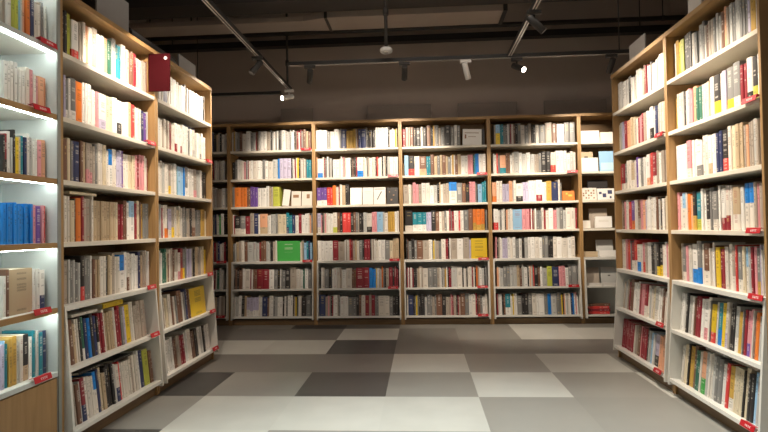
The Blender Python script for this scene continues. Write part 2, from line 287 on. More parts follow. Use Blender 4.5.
# the photograph's tiles start at column -4
def floor_mesh():
    v, f, cols = [], [], []
    rnd = random.Random(3)
    j0, j1 = math.floor((YF-TY)/TS), math.ceil((YB-TY)/TS)
    i0, i1 = math.floor((XL0-TX)/TS), math.ceil((XR0-TX)/TS)
    for j in range(j0, j1):
        for i in range(i0, i1):
            x0, x1 = max(XL0, TX+i*TS), min(XR0, TX+(i+1)*TS); y0, y1 = max(YF, TY+j*TS), min(YB, TY+(j+1)*TS)
            if x1 <= x0 or y1 <= y0: continue
            k = len(v); v += [(x0, y0, 0), (x1, y0, 0), (x1, y1, 0), (x0, y1, 0)]; f.append((k, k+1, k+2, k+3))
            row = TROW.get(j)
            c = row[i+4] if row and 0 <= i+4 < 8 else rnd.choice('LMMmLMD')
            w = 1 + rnd.uniform(-.06, .06)
            cols.append([q*w for q in TILE[c]] + [1])
    me = bpy.data.meshes.new('floor'); me.from_pydata(v, [], f)
    a = me.attributes.new('Col', 'FLOAT_COLOR', 'FACE'); a.data.foreach_set('color', np.array(cols, dtype=np.float32).ravel())
    m, nt, b = new_mat('vinyl_tiles')
    at = N(nt, 'ShaderNodeAttribute', attribute_name='Col'); tc = N(nt, 'ShaderNodeTexCoord')
    nz = N(nt, 'ShaderNodeTexNoise'); nz.inputs['Scale'].default_value = 5; nz.inputs['Detail'].default_value = 5; nt.links.new(tc.outputs['Object'], nz.inputs['Vector'])
    hs = N(nt, 'ShaderNodeHueSaturation'); nt.links.new(at.outputs['Color'], hs.inputs['Color'])
    nt.links.new(math_node(nt, 'MULTIPLY_ADD', nz.outputs['Fac'], .22, .89), hs.inputs['Value']); nt.links.new(hs.outputs['Color'], b.inputs['Base Color'])
    nt.links.new(math_node(nt, 'MULTIPLY_ADD', nz.outputs['Fac'], .10, .30), b.inputs['Roughness'])
    me.materials.append(m)
    o = bpy.data.objects.new('floor', me); C.objects.link(o); return struct(o)
floor_mesh()
struct(MB().box(XL0, XR0, YF, YB, ZC, ZC+.1).build('ceiling', M['ceiling']))
struct(MB().box(XL0, XR0, YB, YB+.1, 0, ZC).build('wall_back', M['wall']))
struct(MB().box(XL0-.1, XL0, YF, YB, 0, ZC).build('wall_left', M['wall']))
struct(MB().box(XR0, XR0+.1, YF, YB, 0, ZC).build('wall_right', M['wall']))
struct(MB().box(XL0, XR0, YF-.1, YF, 0, ZC).build('bounce_wall', M['wall']))  # unseen wall behind the camera, added to bounce light

# ------------------------------------------------------------------ bookcases
BW, BD, TOPZ = .9925, .30, 2.329
SZ = [2.009, 1.681, 1.363, 1.049, .730, .419, .108]      # tops of the seven shelves, from the top one down
SY = [0, 0, 0, 0, 0, -.022, -.042]                       # how far each front edge comes forward
TILT = [0, 0, 0, 0, 0, math.radians(5), math.radians(6)]
def bookcase(mat, label, group):
    t = thing('bookcase', label, 'bookcase', group, mat)
    for x in (0, BW-.019): MB().box(x, x+.019, 0, BD, .0, TOPZ-.03).build('side_panel', M['wood'], t, .0015)
    MB().box(0, BW, -.004, BD, TOPZ-.03, TOPZ).build('top_panel', M['wood_flat'], t, .002)
    MB().box(.019, BW-.019, BD-.012, BD, .74, TOPZ-.03).build('back_panel', M['back'], t)
    MB().box(.019, BW-.019, .015, BD-.02, 0, .064).build('plinth', M['dark_wood'], t)
    for k in range(4):
        MB().box(.0195, BW-.0195, 0, BD-.013, SZ[k]-.024, SZ[k]).build('shelf', M['shelf'], t, .0015)
    lower = MB()
    b = lower.box(.0195, BW-.0195, -.004, BD-.001, SZ[4]-.026, SZ[4]).build('base_unit', M['white'], t, .0015)
    b['label'] = 'white lacquered lower unit that widens towards the floor'
    for x in (.0195, BW-.0195-.016):
        MB().prism([(-.004, SZ[4]-.0265), (-.048, .066), (BD-.02, .066), (BD-.02, SZ[4]-.0265)], x, x+.016).build('side_wing', M['white'], b)
    MB().box(.0355, BW-.0355, BD-.032, BD-.02, .066, SZ[4]-.027).build('rear_board', M['coolwhite'], b)
    for k in (5, 6):
        s = MB().box(.0358, BW-.0358, 0, BD-.035-SY[k], -.022, 0).build('slanted_shelf', M['white'], b, .0015)
        s.location = (0, SY[k], SZ[k]); s.rotation_euler = (-TILT[k], 0, 0)
    return t
def lit_bookcase(mat, label):
    t = thing('lit_bookcase', label, 'bookcase', None, mat)
    for x in (0, BW-.022):
        p = MB().box(x, x+.022, .002, BD, 0, TOPZ-.03).build('side_panel', M['coolwhite'], t); MB().box(x, x+.022, -.004, .0015, 0, TOPZ-.03).build('edge_band', M['grey'], p)
    MB().box(0, BW, 0, BD, TOPZ-.03, TOPZ).build('top_panel', M['wood_flat'], t, .002)
    MB().box(.022, BW-.022, BD-.012, BD, .40, TOPZ-.03).build('back_panel', M['coolwhite'], t)
    for k in range(6):
        e_ = .027 if k not in (0, 5) else .022
        s = MB().box(.0225, BW-.0225, .012, BD-.013, SZ[k]-.022, SZ[k]).build('shelf', M['white'], t)
        MB().box(.0225, BW-.0225, 0, .0115, SZ[k]-e_, SZ[k]).build('wood_edge' if k not in (0, 5) else 'grey_edge', M['wood_flat'] if k not in (0, 5) else M['coolwhite'], s)
        if k < 5:
            MB().box(.03, BW-.03, .014, .026, SZ[k]-.030, SZ[k]-.0225).build('led_strip', M['led'], s)
    s = MB().box(.03, BW-.03, .014, .026, TOPZ-.038, TOPZ-.0305).build('led_strip', M['led'], t)
    MB().box(.0225, BW-.0225, .004, .022, .0, SZ[5]-.030).build('cupboard_door', M['wood'], t, .002)
    for k in (3, 4):
        pts = [(.70 + .012*math.sin(q*2.6), .20 + .05*q, SZ[k]-.024 - .24*q) for q in np.linspace(0, 1, 9)]
        MB().tube(pts, .004, 8).build('power_cable', M['lampwhite'], t)
    return t
def place(x, y, deg): return Matrix.Translation((x, y, 0)) @ Matrix.Rotation(math.radians(deg), 4, 'Z')
CASE = {
    'LL': place(-1.78, 1.613, 90), 'LM': place(-1.78, 2.612, 90), 'LF': place(-1.78, 3.612, 90),
    'RF': place(1.606, 4.655, -90), 'RM': place(1.606, 3.660, -90),
    'B0': place(-3.194, 6.2, 0), 'B1': place(-2.200, 6.2, 0), 'B2': place(-1.206, 6.2, 0), 'B3': place(-.212, 6.2, 0), 'B4': place(.782, 6.2, 0), 'B5': place(1.776, 6.2, 0)}
CASE_LABEL = {
    'LM': 'oak bookcase with slanted white base beside the brightly lit bay', 'LF': 'oak bookcase with a dark red blade sign fixed at its near edge',
    'RF': 'oak bookcase at the far end of the right wall, pale sign sheet on top', 'RM': 'oak bookcase filling the right foreground, cut by the edge of the photo',
    'B0': 'narrow visible strip of oak bookcase behind the end of the left row', 'B1': 'back wall bookcase with purple, orange and green book runs',
    'B2': 'back wall bookcase with white books facing out on its third shelf', 'B3': 'back wall bookcase with yellow box and teal book set, in the middle',
    'B4': 'back wall bookcase with an orange box on its third shelf', 'B5': 'back wall bookcase of face-out picture books in the right corner'}
lit_bookcase(CASE['LL'], 'white bookcase with lit shelves and oak cupboard base at left edge')
for k in CASE_LABEL: bookcase(CASE[k], CASE_LABEL[k], 'bookcases along the walls')

# ------------------------------------------------------------------ books
SHORT = {'LL': 'lit bookcase', 'LM': 'bookcase beside lit one', 'LF': 'bookcase past red sign', 'RF': 'far right bookcase', 'RM': 'near right bookcase',
         'B0': 'back corner bookcase', 'B1': 'back bookcase with green set', 'B2': 'back bookcase with face-out whites', 'B3': 'back bookcase with yellow box', 'B4': 'back bookcase with orange book', 'B5': 'corner bookcase'}
RANK = ['top', 'second', 'third', 'fourth', 'fifth', 'sixth', 'bottom']
def ordinal(n): return '%d%s' % (n, 'th' if 10 <= n % 100 <= 20 else {1: 'st', 2: 'nd', 3: 'rd'}.get(n % 10, 'th'))
ROWH = {('LL', 1): .205, ('LL', 2): .178, ('LL', 3): .188, ('LL', 4): .178, ('LL', 5): .20, ('LL', 6): .208, ('LM', 1): .238, ('LM', 4): .238, ('RM', 5): .24, ('RM', 7): .238, ('RM', 6): .236}
HEIGHT = {'LM': .226, 'LF': .222, 'LL': .225, 'RM': .228, 'RF': .225}
class Book:
    pass
books = []
def shelf_matrix(bay, row):
    if bay == 'LL': return CASE[bay] @ Matrix.Translation((0, 0, SZ[row]))
    return CASE[bay] @ Matrix.Translation((0, SY[row], SZ[row])) @ Matrix.Rotation(-TILT[row], 4, 'X')
rnd = random.Random(21)
for bay, rows in ROWS.items():
    for row1, (start, text) in rows.items():
        row = row1 - 1; x = start; lim = 958 if bay == 'LL' else 946 if row >= 5 else 964; lo = 38 if row >= 5 and bay != 'LL' else 23
        toks = []
        for tk in text.split():
            k = 3 if len(tk) > 1 and tk[1] == '/' else 1
            toks.append((tk[:k], float(tk[k:])))
        x = max(x, lo); tot = sum(w for _, w in toks)
        sc = min(1, (lim - x)/tot)
        base = (ROWH.get((bay, row1)) or HEIGHT.get(bay, .226)) + rnd.uniform(-.004, .004)
        n_ = 0; last = None; hh = base
        for col, w in toks:
            w *= sc
            b = Book(); n_ += 1
            b.bay, b.row, b.n, b.col, b.w = bay, row, n_, col[0], (w - 1.1)/1000
            b.band = col[2] if len(col) > 1 else None
            if not (col == last and rnd.random() < .75): hh = base + rnd.choice((-.018, -.010, -.004, 0, .003, .008, .014)) + rnd.uniform(-.003, .003)
            last = col
            b.h = hh; b.d = min(.172, hh*.70); b.y = .040 + rnd.uniform(0, .010); b.x = x/1000
            b.band_h = rnd.uniform(.26, .38)
            if col[0] in 'Bs' and b.band: b.band_h = .58
            if col == 'T/W': b.band_h = .35
            if col[0] in 'YFQ': b.d = .17; b.h = base + .004
            b.shade = 1 + rnd.uniform(-.14, .07); b.seed = rnd.random()
            b.M = shelf_matrix(bay, row) @ Matrix.Translation((b.x, b.y, .0005))
            c = [b.M @ Vector(p) for p in ((0, 0, 0), (b.w, 0, 0), (b.w, 0, b.h), (0, 0, b.h))]
            b.area = shown_area(c)
            books.append(b); x += w
INKD, INKL = (.03, .028, .03), (.82, .78, .70)
def book_geo(b):
    """faces of cover, pages and band of one book: list of (part, verts, faces, spine uv per face)"""
    w, h, d, t = b.w, b.h, b.d, min(.0016, b.w*.14)
    q = min(.0045, w*.2)
    outer = [(0, d), (0, q), (w*.10, q*.38), (w*.32, q*.06), (w*.68, q*.06), (w*.90, q*.38), (w, q), (w, d)]
    inner = [(w-t, d), (w-t, q+t), (t, q+t), (t, d)]
    poly = outer + inner; n = len(poly)
    v = [(p[0], p[1], z) for z in (0, h) for p in poly]
    f = [tuple(reversed(range(n))), tuple(range(n, 2*n))] + [(k, (k+1) % n, n+(k+1) % n, n+k) for k in range(n)]
    uvs = []
    for fc in f:
        if len(fc) == 4 and all(k % n in (1, 2, 3, 4, 5, 6) for k in fc): uvs.append([(v[k][0]/w, v[k][2]/h) for k in fc])
        else: uvs.append([(-1, -1)]*len(fc))
    out = [('cover', v, [tuple(reversed(x)) for x in f], [list(reversed(u)) for u in uvs])]
    m = MB().box(t*1.05, w-t*1.05, q+t*1.1, d-.003, .0025, h-.0025)
    out.append(('pages', m.v, m.f, None))
    if b.band:
        e = .00022; zh = h*b.band_h
        bo = [(-e, d-.002), (-e, q-e), (w*.10, q*.38-e), (w*.32, q*.06-e), (w*.68, q*.06-e), (w*.90, q*.38-e), (w+e, q-e), (w+e, d-.002)]
        bi = [(w+e*.3, d-.002), (w+e*.3, q), (w*.90, q*.38-e*.3), (w*.68, q*.06-e*.3), (w*.32, q*.06-e*.3), (w*.10, q*.38-e*.3), (-e*.3, q), (-e*.3, d-.002)]
        pl = bo + bi; n = len(pl)
        v = [(p[0], p[1], z) for z in (.0006, zh) for p in pl]
        f = [tuple(reversed(range(n))), tuple(range(n, 2*n))] + [(k, (k+1) % n, n+(k+1) % n, n+k) for k in range(n)]
        uvs = [[(v[k][0]/w, .38 + .5*v[k][2]/zh) if all(j % n in range(1, 7) for j in fc) and len(fc) == 4 else (-1, -1) for k in fc] for fc in f]
        out.append(('paper_band', v, [tuple(reversed(x)) for x in f], [list(reversed(u)) for u in uvs]))
    return out
def cover_col(c, b): return [min(.88, k*b.shade) for k in PAL[c]]
def ink_of(c, b):
    L = sum(PAL[c])/3
    if L > .28: return (.30, .02, .03) if b.seed > .86 else INKD
    return (.75, .55, .2) if b.seed > .85 else INKL
def paint(me, uvs, cols, inks):
    a = me.attributes.new('Col', 'FLOAT_COLOR', 'FACE'); a.data.foreach_set('color', np.array(cols, dtype=np.float32).ravel())
    a = me.attributes.new('Ink', 'FLOAT_COLOR', 'FACE'); a.data.foreach_set('color', np.array(inks, dtype=np.float32).ravel())
    l = me.uv_layers.new(name='UVMap'); l.data.foreach_set('uv', np.array([c for u in uvs for p in u for c in p], dtype=np.float32))
def book_mesh(name, part, b):
    _, v, f, uvs = part
    me = bpy.data.meshes.new(name); me.from_pydata(v, [], f)
    if uvs is None: me.materials.append(M['paper']); return me
    c = b.col if name != 'paper_band' else b.band
    paint(me, uvs, [cover_col(c, b) + [b.seed]]*len(f), [list(ink_of(c, b)) + [1]]*len(f)); me.materials.append(M['book'])
    return me
def describe(b):
    w = WORD[b.col]
    thick = '' if b.band else 'wide ' if b.w > .05 else 'thick ' if b.w > .036 else 'thin ' if b.w < .0155 else ''
    kind = 'slipcase' if b.col in 'YFQ' else 'book'
    return f'{thick}{w} {kind}' + (f' with {WORD[b.band]} band' if b.band else '')
# labels: by look if that is enough on its shelf, else by the two neighbours, else by counting from the near end
by_shelf = {}
for b in books: by_shelf.setdefault((b.bay, b.row), []).append(b)
for (bay, row), L in by_shelf.items():
    where = f'{RANK[row]} shelf, {SHORT[bay]}'
    looks = [describe(b) for b in L]; base = [WORD[b.col] + ('/' + WORD[b.band] if b.band else '') for b in L]
    nb = []
    for i, b in enumerate(L):
        p = WORD[L[i-1].col] if i else None; q = WORD[L[i+1].col] if i+1 < len(L) else None
        nb.append((looks[i], frozenset((p, q))) if p and q else None)
    for i, b in enumerate(L):
        p = WORD[L[i-1].col] if i else None; q = WORD[L[i+1].col] if i+1 < len(L) else None
        beside = f'{looks[i]} between {"two " + p if p == q else str(p) + " and " + str(q)} ones, {where}'
        end, k = ('far end', len(L)-i) if bay[0] == 'L' else ('far end', i+1) if bay[0] == 'R' else ('left end', i+1)
        if base.count(base[i]) == 1 and sum(1 for o in L if o.col == b.col) == 1: b.label = f'only {looks[i]} on the {where}'
        elif looks.count(looks[i]) == 1 and (b.band or looks[i].split()[0] in ('wide', 'thick', 'thin')): b.label = f'only {looks[i]} on the {where}'
        elif nb[i] and nb.count(nb[i]) == 1 and len(beside.split()) <= 16: b.label = beside
        else: b.label = f'{looks[i]}, {ordinal(k)} from {end}, {where}'
pick = sorted([b for b in books if b.area > 0], key=lambda b: -b.area)[:288]
chosen = set(id(b) for b in pick)
for b in pick:
    parts = book_geo(b)
    o = bpy.data.objects.new('book', book_mesh('book', parts[0], b)); C.objects.link(o); o.matrix_world = b.M
    tag(o, b.label, 'book', f'books in the {SHORT[b.bay]}')
    for p in parts[1:]:
        c = bpy.data.objects.new(p[0], book_mesh(p[0], p, b)); C.objects.link(c); c.parent = o
        if p[0] == 'paper_band': c['label'] = f'{WORD[b.band]} paper band'
# the smaller rest of the books, as one object
V, F, U, CC, II, MI = [], [], [], [], [], []
for b in books:
    if id(b) in chosen: continue
    for name, v, f, uvs in book_geo(b):
        k = len(V); V += [tuple(b.M @ Vector(p)) for p in v]; F += [tuple(k+j for j in fc) for fc in f]
        U += uvs if uvs else [[(-1, -1)]*len(fc) for fc in f]
        c = b.band if name == 'paper_band' else b.col
        CC += [cover_col(c, b) + [b.seed]]*len(f); II += [list(ink_of(c, b)) + [1]]*len(f); MI += [1 if name == 'pages' else 0]*len(f)
me = bpy.data.meshes.new('distant_books'); me.from_pydata(V, [], F); paint(me, U, CC, II)
me.materials.append(M['book']); me.materials.append(M['paper']); me.polygons.foreach_set('material_index', MI)
o = bpy.data.objects.new('distant_books', me); C.objects.link(o); o['kind'] = 'stuff'; o['label'] = 'smaller books packed along the farther shelves'; o['category'] = 'books'

# books lying flat on the rows, and books facing out
def loose_book(mat, w, d, h, col, label, group, cat='book', name='book', art=None):
    """w across the spine's length, d cover depth, h thickness; spine towards local -y; lies flat"""
    b = Book(); b.w, b.h, b.d, b.col, b.band, b.shade, b.seed = h, w, d, col, None, 1, rnd.random()
    parts = book_geo(b); o = bpy.data.objects.new(name, book_mesh(name, parts[0], b)); C.objects.link(o); o.matrix_world = mat
    tag(o, label, cat, group)
    c = bpy.data.objects.new('pages', book_mesh('pages', parts[1], b)); C.objects.link(c); c.parent = o
    if art:
        # printed picture on the cover that faces the room: front board is the face at local x = w
        m = MB()
        for (y0, y1, z0, z1) in art[1]: m.box(h+.0002, h+.0008, y0*d, y1*d, z0*w, z1*w)
        a = m.build('cover_print', art[0], o)
    return o
LIE = Matrix(((0, 0, 1, 0), (0, 1, 0, 0), (-1, 0, 0, 0), (0, 0, 0, 1)))       # local z -> case x, local x -> down
def lying(bay, row, x, wlen, th, z, y, col, label, d=.15):
    top = z + th
    m = shelf_matrix(bay, row) @ Matrix.Translation((x, y, top)) @ LIE
    return loose_book(m, wlen, d, th, col, label, 'books lying flat on other books')
def top_of(bay, row, x0, x1): return max([b.h for b in by_shelf[(bay, row)] if b.x + b.w > x0 and b.x < x1] + [.02]) + .001
for bay, row, x0, L, th, col, label in (
        ('LM', 3, .15, .24, .016, 'c', 'cream book lying flat on the beige set, fourth shelf next to the lit bay'),
        ('LM', 5, .16, .23, .016, 'w', 'off-white book lying flat on dark books, sixth shelf next to the lit bay'),
        ('LM', 5, .45, .21, .030, 'y', 'yellow book lying flat on the sixth shelf, next to the lit bay'),
        ('LM', 6, .20, .22, .014, 'k', 'black book lying flat at near end, bottom shelf next to the lit bay'),
        ('LM', 6, .52, .22, .012, 'k', 'black book lying flat at far end, bottom shelf next to the lit bay'),
        ('LF', 1, .55, .22, .016, 'n', 'navy book lying flat on white books, second shelf past the red sign'),
        ('RM', 6, .33, .23, .014, 'G', 'grey book lying flat, first of two on the near right bottom shelf'),
        ('RM', 6, .60, .23, .014, 'z', 'taupe book lying flat, nearer of two on the near right bottom shelf')):
    lying(bay, row, x0, L, th, top_of(bay, row, x0, x0+L), .055, col, label)
FACE = Matrix(((0, 1, 0, 0), (-1, 0, 0, 0), (0, 0, 1, 0), (0, 0, 0, 1)))     # local y -> case x, local x -> towards the room
def facing(bay, row, x, wid, hgt, th, y, col, label, art=None, lean=8, name='display_book', z=0, roll=0):
    m = shelf_matrix(bay, row) @ Matrix.Translation((x, y, z + .001 + th*math.sin(math.radians(lean)) + max(0, wid*math.sin(math.radians(roll))))) @ Matrix.Rotation(math.radians(roll), 4, 'Y') @ Matrix.Rotation(-math.radians(lean), 4, 'X') @ FACE
    return loose_book(m, hgt, wid, th, col, label, 'books facing out', 'display book', name, art)
pk, pb, pw, pbr = (plain('print_' + n, c, .5) for n, c in (('black', (.03, .03, .03)), ('blue', (.25, .42, .6)), ('pale', (.75, .72, .66)), ('brown', (.3, .17, .09))))
T1 = [(.2, .8, .72, .78), (.3, .7, .62, .65)]
facing('B2', 2, .405, .135, .195, .018, .075, 'W', 'first white book facing out beside black spine, third shelf', None)
facing('B2', 2, .548, .122, .195, .018, .075, 'W', 'white book facing out in the middle of three, back wall third shelf', (pw, T1))
facing('B2', 2, .675, .138, .195, .018, .075, 'W', 'white book with a dark slanted pen mark facing out, back wall', (pk, [(.28+.03*k, .36+.03*k, .26+.04*k, .305+.04*k) for k in range(12)] + [(.1, .9, .88, .91)]))
facing('B2', 2, .825, .130, .190, .018, .075, 'k', 'black book with pale specks facing out, back wall third shelf', (pbr, [(.2, .3, .7, .76), (.55, .7, .5, .56), (.35, .5, .2, .3), (.75, .85, .8, .84)]))
facing('B3', 0, .705, .215, .185, .020, .075, 'W', 'white book facing out at a tilt on the back wall top shelf', (pbr, [(.12, .85, .74, .78), (.12, .2, .40, .66), (.3, .7, .5, .53)]), roll=2)
facing('B3', 0, .930, .028, .190, .018, .09, 'k', 'black book edge at the end of the back wall top shelf', None, 4)
facing('B1', 2, .600, .078, .190, .016, .08, 'W', 'white book leaning outward on the back wall third shelf', None, 6, roll=7)
facing('B1', 2, .712, .110, .170, .018, .075, 'w', 'off-white book facing out with grey picture, third shelf', (pbr, [(.2, .8, .55, .75)]))
facing('B1', 2, .832, .120, .165, .018, .075, 'w', 'off-white book facing out at shelf end, third shelf', (pbr, [(.5, .8, .5, .8)]))
facing('B4', 2, .808, .135, .105, .022, .07, 'o', 'low orange book facing out on the back wall third shelf', (plain('print_yellow', (.8, .5, .08)), [(.5, .8, .4, .6), (.3, .45, .6, .8)]))
# the corner bookcase
facing('B5', 0, .030, .20, .125, .030, .06, 'W', 'wide white book facing out on the corner bookcase top shelf', None, 4)
facing('B5', 0, .240, .22, .105, .030, .06, 'w', 'low off-white book at far end of the corner top shelf', None, 4)
facing('B5', 1, .035, .150, .230, .016, .13, 'b', 'beige book with dark print behind a white one, corner bookcase', (pk, [(.35, .62, .70, .78)]), 4)
facing('B5', 1, .030, .185, .155, .018, .065, 'W', 'white book in front of a beige book, corner bookcase second shelf', None, 6)
facing('B5', 1, .230, .170, .225, .018, .065, 's', 'sky-blue picture book facing out on the corner second shelf', (plain('print_pale_blue', (.45, .68, .74)), [(.1, .9, .06, .42)]), 6)
facing('B5', 2, .110, .22, .225, .030, .13, 'k', 'black book standing behind patterned ones, corner third shelf', None, 3)
facing('B5', 2, .028, .165, .135, .016, .065, 'w', 'off-white book with brown mosaic cover, corner third shelf', (pbr, [(.08+.17*(k % 5), .18+.17*(k % 5), .1+.2*(k//5), .2+.2*(k//5)+.04*(k % 2)) for k in range(20) if k % 3]), 8)
facing('B5', 2, .200, .190, .125, .016, .065, 'W', 'white book with dark blue blots, corner third shelf', (plain('print_navy', (.05, .06, .14)), [(.1, .25, .5, .7), (.3, .5, .2, .55), (.6, .85, .5, .85), (.7, .8, .1, .3)]), 8)
facing('B5', 3, .120, .20, .220, .022, .13, 'z', 'taupe book behind the white box, corner fourth shelf', None, 4)
facing('B5', 3, .160, .18, .125, .045, .065, 'W', 'thick white book leaning before a taupe one, corner fourth shelf', (pw, [(.2, .8, .5, .7)]), 4)
facing('B5', 3, .028, .085, .085, .018, .06, 'w', 'small off-white book beside the thick white one, corner shelf', None, 6)
facing('B5', 5, .055, .150, .200, .014, .10, 'z', 'taupe book on the corner sixth shelf beside the upright', None, 8)
facing('B5', 5, .225, .170, .205, .014, .10, 'g', 'pale grey book with small print, corner sixth shelf', (pk, [(.45, .6, .5, .56)]), 8)
facing('B5', 4, .030, .150, .060, .03, .06, 'b', 'low beige book on the corner fifth shelf', None, 3)
facing('B5', 4, .195, .185, .185, .014, .13, 'g', 'pale grey book standing on the corner fifth shelf', None, 8)
facing('B5', 4, .200, .190, .070, .035, .06, 'W', 'low white book in front of the grey one, corner fifth shelf', None, 3)
for k, (dx, col) in enumerate(((0, 'r'), (.008, 'R'), (-.004, 'r'), (.01, 'x'))):
    m = shelf_matrix('B5', 6) @ Matrix.Translation((.06+dx, .06, .0005 + .029*(k+1))) @ LIE
    loose_book(m, .23, .16, .028, col, ('lowest red', 'maroon second from below', 'upper red', 'brown topmost')[k] + ' book of the flat pile, corner bottom shelf', 'books lying flat on other books')
for k, x in ((0, .055), (1, .225)):
    s = thing('book_stand', ('white ledge under the taupe book, corner sixth shelf', 'white ledge under the pale grey book, corner sixth shelf')[k], 'book stand', 'white book stands', shelf_matrix('B5', 5) @ Matrix.Translation((x, .035, .0005)))
    MB().box(0, .16, 0, .006, 0, .032).build('front_lip', M['lampwhite'], s, .001); MB().box(0, .16, .0065, .05, 0, .005).build('base_plate', M['lampwhite'], s)

# red shelf labels clipped to the shelf edges
def shelf_label(bay, row, x, label, w=.115, h=.029):
    if row >= 5 and bay != 'LL': x = min(x, .832)
    t = thing('shelf_label', label, 'shelf label', 'red shelf labels', shelf_matrix(bay, row) @ Matrix.Translation((x, -.0145, -.012)) @ Matrix.Rotation(-math.radians(14), 4, 'X'))
    MB().box(0, w, -.003, 0, 0, h).build('face_plate', M['red'], t, .0008)
    MB().box(.002, w-.002, .0005, .026, h-.001, h+.0005).build('clip', M['red'], t)
    MB().box(.002, w-.002, -.0005, .0005, h-.001, h+.0005).build('clip_web', M['red'], t)
    m = MB(); z0 = h*.30; sz = h*.36
    r = random.Random(int(x*1000)+row)
    for k in range(4):
        xx = w*.34 + k*sz*1.15
        m.box(xx, xx+sz*.9, -.0036, -.003, z0+sz*.82, z0+sz); m.box(xx+sz*.38, xx+sz*.54, -.0036, -.003, z0, z0+sz*.8)
        m.box(xx, xx+sz*.34, -.0036, -.003, z0+sz*r.choice((.2, .4)), z0+sz*.52); m.box(xx+sz*.56, xx+sz*.9, -.0036, -.003, z0+sz*r.choice((.05, .2)), z0+sz*.36)
    m.build('lettering', M['ink'], t)
for bay, row, x in (('LL', 0, .84), ('LL', 1, .79), ('LL', 4, .79), ('LL', 5, .79), ('LM', 1, .85), ('LM', 4, .835), ('LM', 5, .84), ('LF', 1, .85), ('LF', 4, .84), ('LF', 5, .83), ('LF', 6, .84),
                    ('RF', 1, .84), ('RF', 5, .83), ('RF', 6, .82), ('RM', 1, .856), ('RM', 3, .856), ('RM', 4, .856), ('RM', 6, .832),
                    ('B0', 4, .842), ('B0', 6, .84), ('B1', 0, .853), ('B1', 4, .85), ('B2', 1, .85), ('B2', 4, .85), ('B2', 5, .83), ('B3', 1, .853), ('B3', 4, .85), ('B3', 5, .83), ('B3', 6, .83), ('B4', 1, .853), ('B4', 5, .83)):
    nm = {'B1': 'back bookcase with the green set', 'B2': 'back bookcase with face-out white books', 'B3': 'back bookcase with the yellow box', 'B4': 'back bookcase with the orange book', 'B0': 'back corner bookcase'}.get(bay, SHORT[bay])
    shelf_label(bay, row, x, f'red label on the {RANK[row]} shelf edge, {nm}')
# ------------------------------------------------------------------ signs on and at the bookcases
t = thing('blade_sign', 'dark red square sign standing out from the left bookcase edge', 'sign', None, Matrix.Translation((-1.775, 3.5705, 2.04)))
MB().box(-.036, .112, -.005, .005, 0, .255).build('sign_board', M['darkred'], t, .002)
MB().tube([(.085, -.0065, .222), (.085, -.011, .222)], .011, 14).build('white_pin', M['lampwhite'], t)
def top_board(x, y0, y1, z, m, label, thick=.012, h=.17):
    t = thing('sign_board', label, 'sign', 'boards on top of the bookcases', Matrix.Translation((x, y0, TOPZ + .0005)))
    MB().box(-thick/2, thick/2, 0, y1-y0, 0, h).build('board', m, t, .001)
    for q in (.15, .75): MB().box(-.035, .035, (y1-y0)*q, (y1-y0)*q+.02, 0, .006).build('foot', M['lampwhite'], t)
top_board(-1.88, 3.08, 3.435, 0, M['board'], 'wide grey board on top of the bookcase next to the lit bay', h=.26)
top_board(-1.88, 4.18, 4.50, 0, M['board'], 'small grey board on top of the bookcase past the red sign', h=.165)
top_board(1.70, 4.19, 4.485, 0, M['paleboard'], 'pale sheet standing on top of the far right bookcase', h=.185)
top_board(1.70, 3.36, 3.52, 0, M['paleboard'], 'pale sheet standing on top of the near right bookcase', h=.15)
t = thing('rolled_sheet', 'dark rolled sheet lying on top between two grey boards', 'roll', None, Matrix.Translation((-1.93, 3.46, TOPZ + .0655)))
MB().tube([(0, 0, 0), (0, .66, 0)], .065, 20).build('roll', M['dark'], t); MB().tube([(0, .6605, 0), (0, .672, 0)], .045, 20).build('core', M['darkboard'], t)
for x0, x1, nm in ((-1.63, -1.25, 'shortest dark panel on top of the back bookcases'), (-.60, .15, 'longest dark panel on top of the back bookcases'), (.46, 1.14, 'dark panel on the back bookcases below the tilted white lamp'), (1.45, 2.15, 'dark panel above the corner bookcase by the back wall')):
    t = thing('dark_panel', nm, 'panel', 'dark panels on the back bookcases', Matrix.Translation((x0, 6.40, TOPZ + .0005)))
    MB().box(0, x1-x0, 0, .03, 0, .20).build('board', M['darkboard'], t, .002)
    for q in (.1, .85): MB().box((x1-x0)*q, (x1-x0)*q+.03, -.03, .06, 0, .006).build('foot', M['dark'], t)

# ------------------------------------------------------------------ ceiling services
def pipe(name, label, cat, pts, r, group, m='dark', z_up=True):
    t = thing(name, label, cat, group, Matrix.Translation(pts[0])); o = Vector(pts[0])
    MB().tube([Vector(p)-o for p in pts], r, 14).build('tube', M[m], t)
    a, b = Vector(pts[0]), Vector(pts[-1])
    for q in (.05, .95):
        p = a.lerp(b, q) - o
        MB().tube([p + Vector((0, 0, r*.6)), p + Vector((0, 0, ZC - o.z - p.z - .001))], .006, 8).build('hanger', M['dark'], t)
        d = (b-a).normalized()
        MB().tube([p - d*.015, p + d*.015], r*1.15, 14).build('clamp', M['dark'], t)
    return t
pipe('ceiling_pipe', 'thin dark pipe under the ceiling, in front of the thick beam', 'pipe', [(XL0+.01, 6.0, 3.284), (XR0-.01, 6.0, 3.284)], .026, 'pipes under the ceiling')
t = thing('hanging_channel', 'thick black steel channel running along the back wall', 'steel channel', None, Matrix.Translation((0, 6.29, 3.228)))
MB().box(XL0+.01, XR0-.01, -.05, .05, 0, .07).build('channel', M['black'], t)
for x in (-2.9, 2.5): MB().tube([(x, 0, .0705), (x, 0, ZC-3.229)], .006, 8).build('hanger', M['dark'], t)
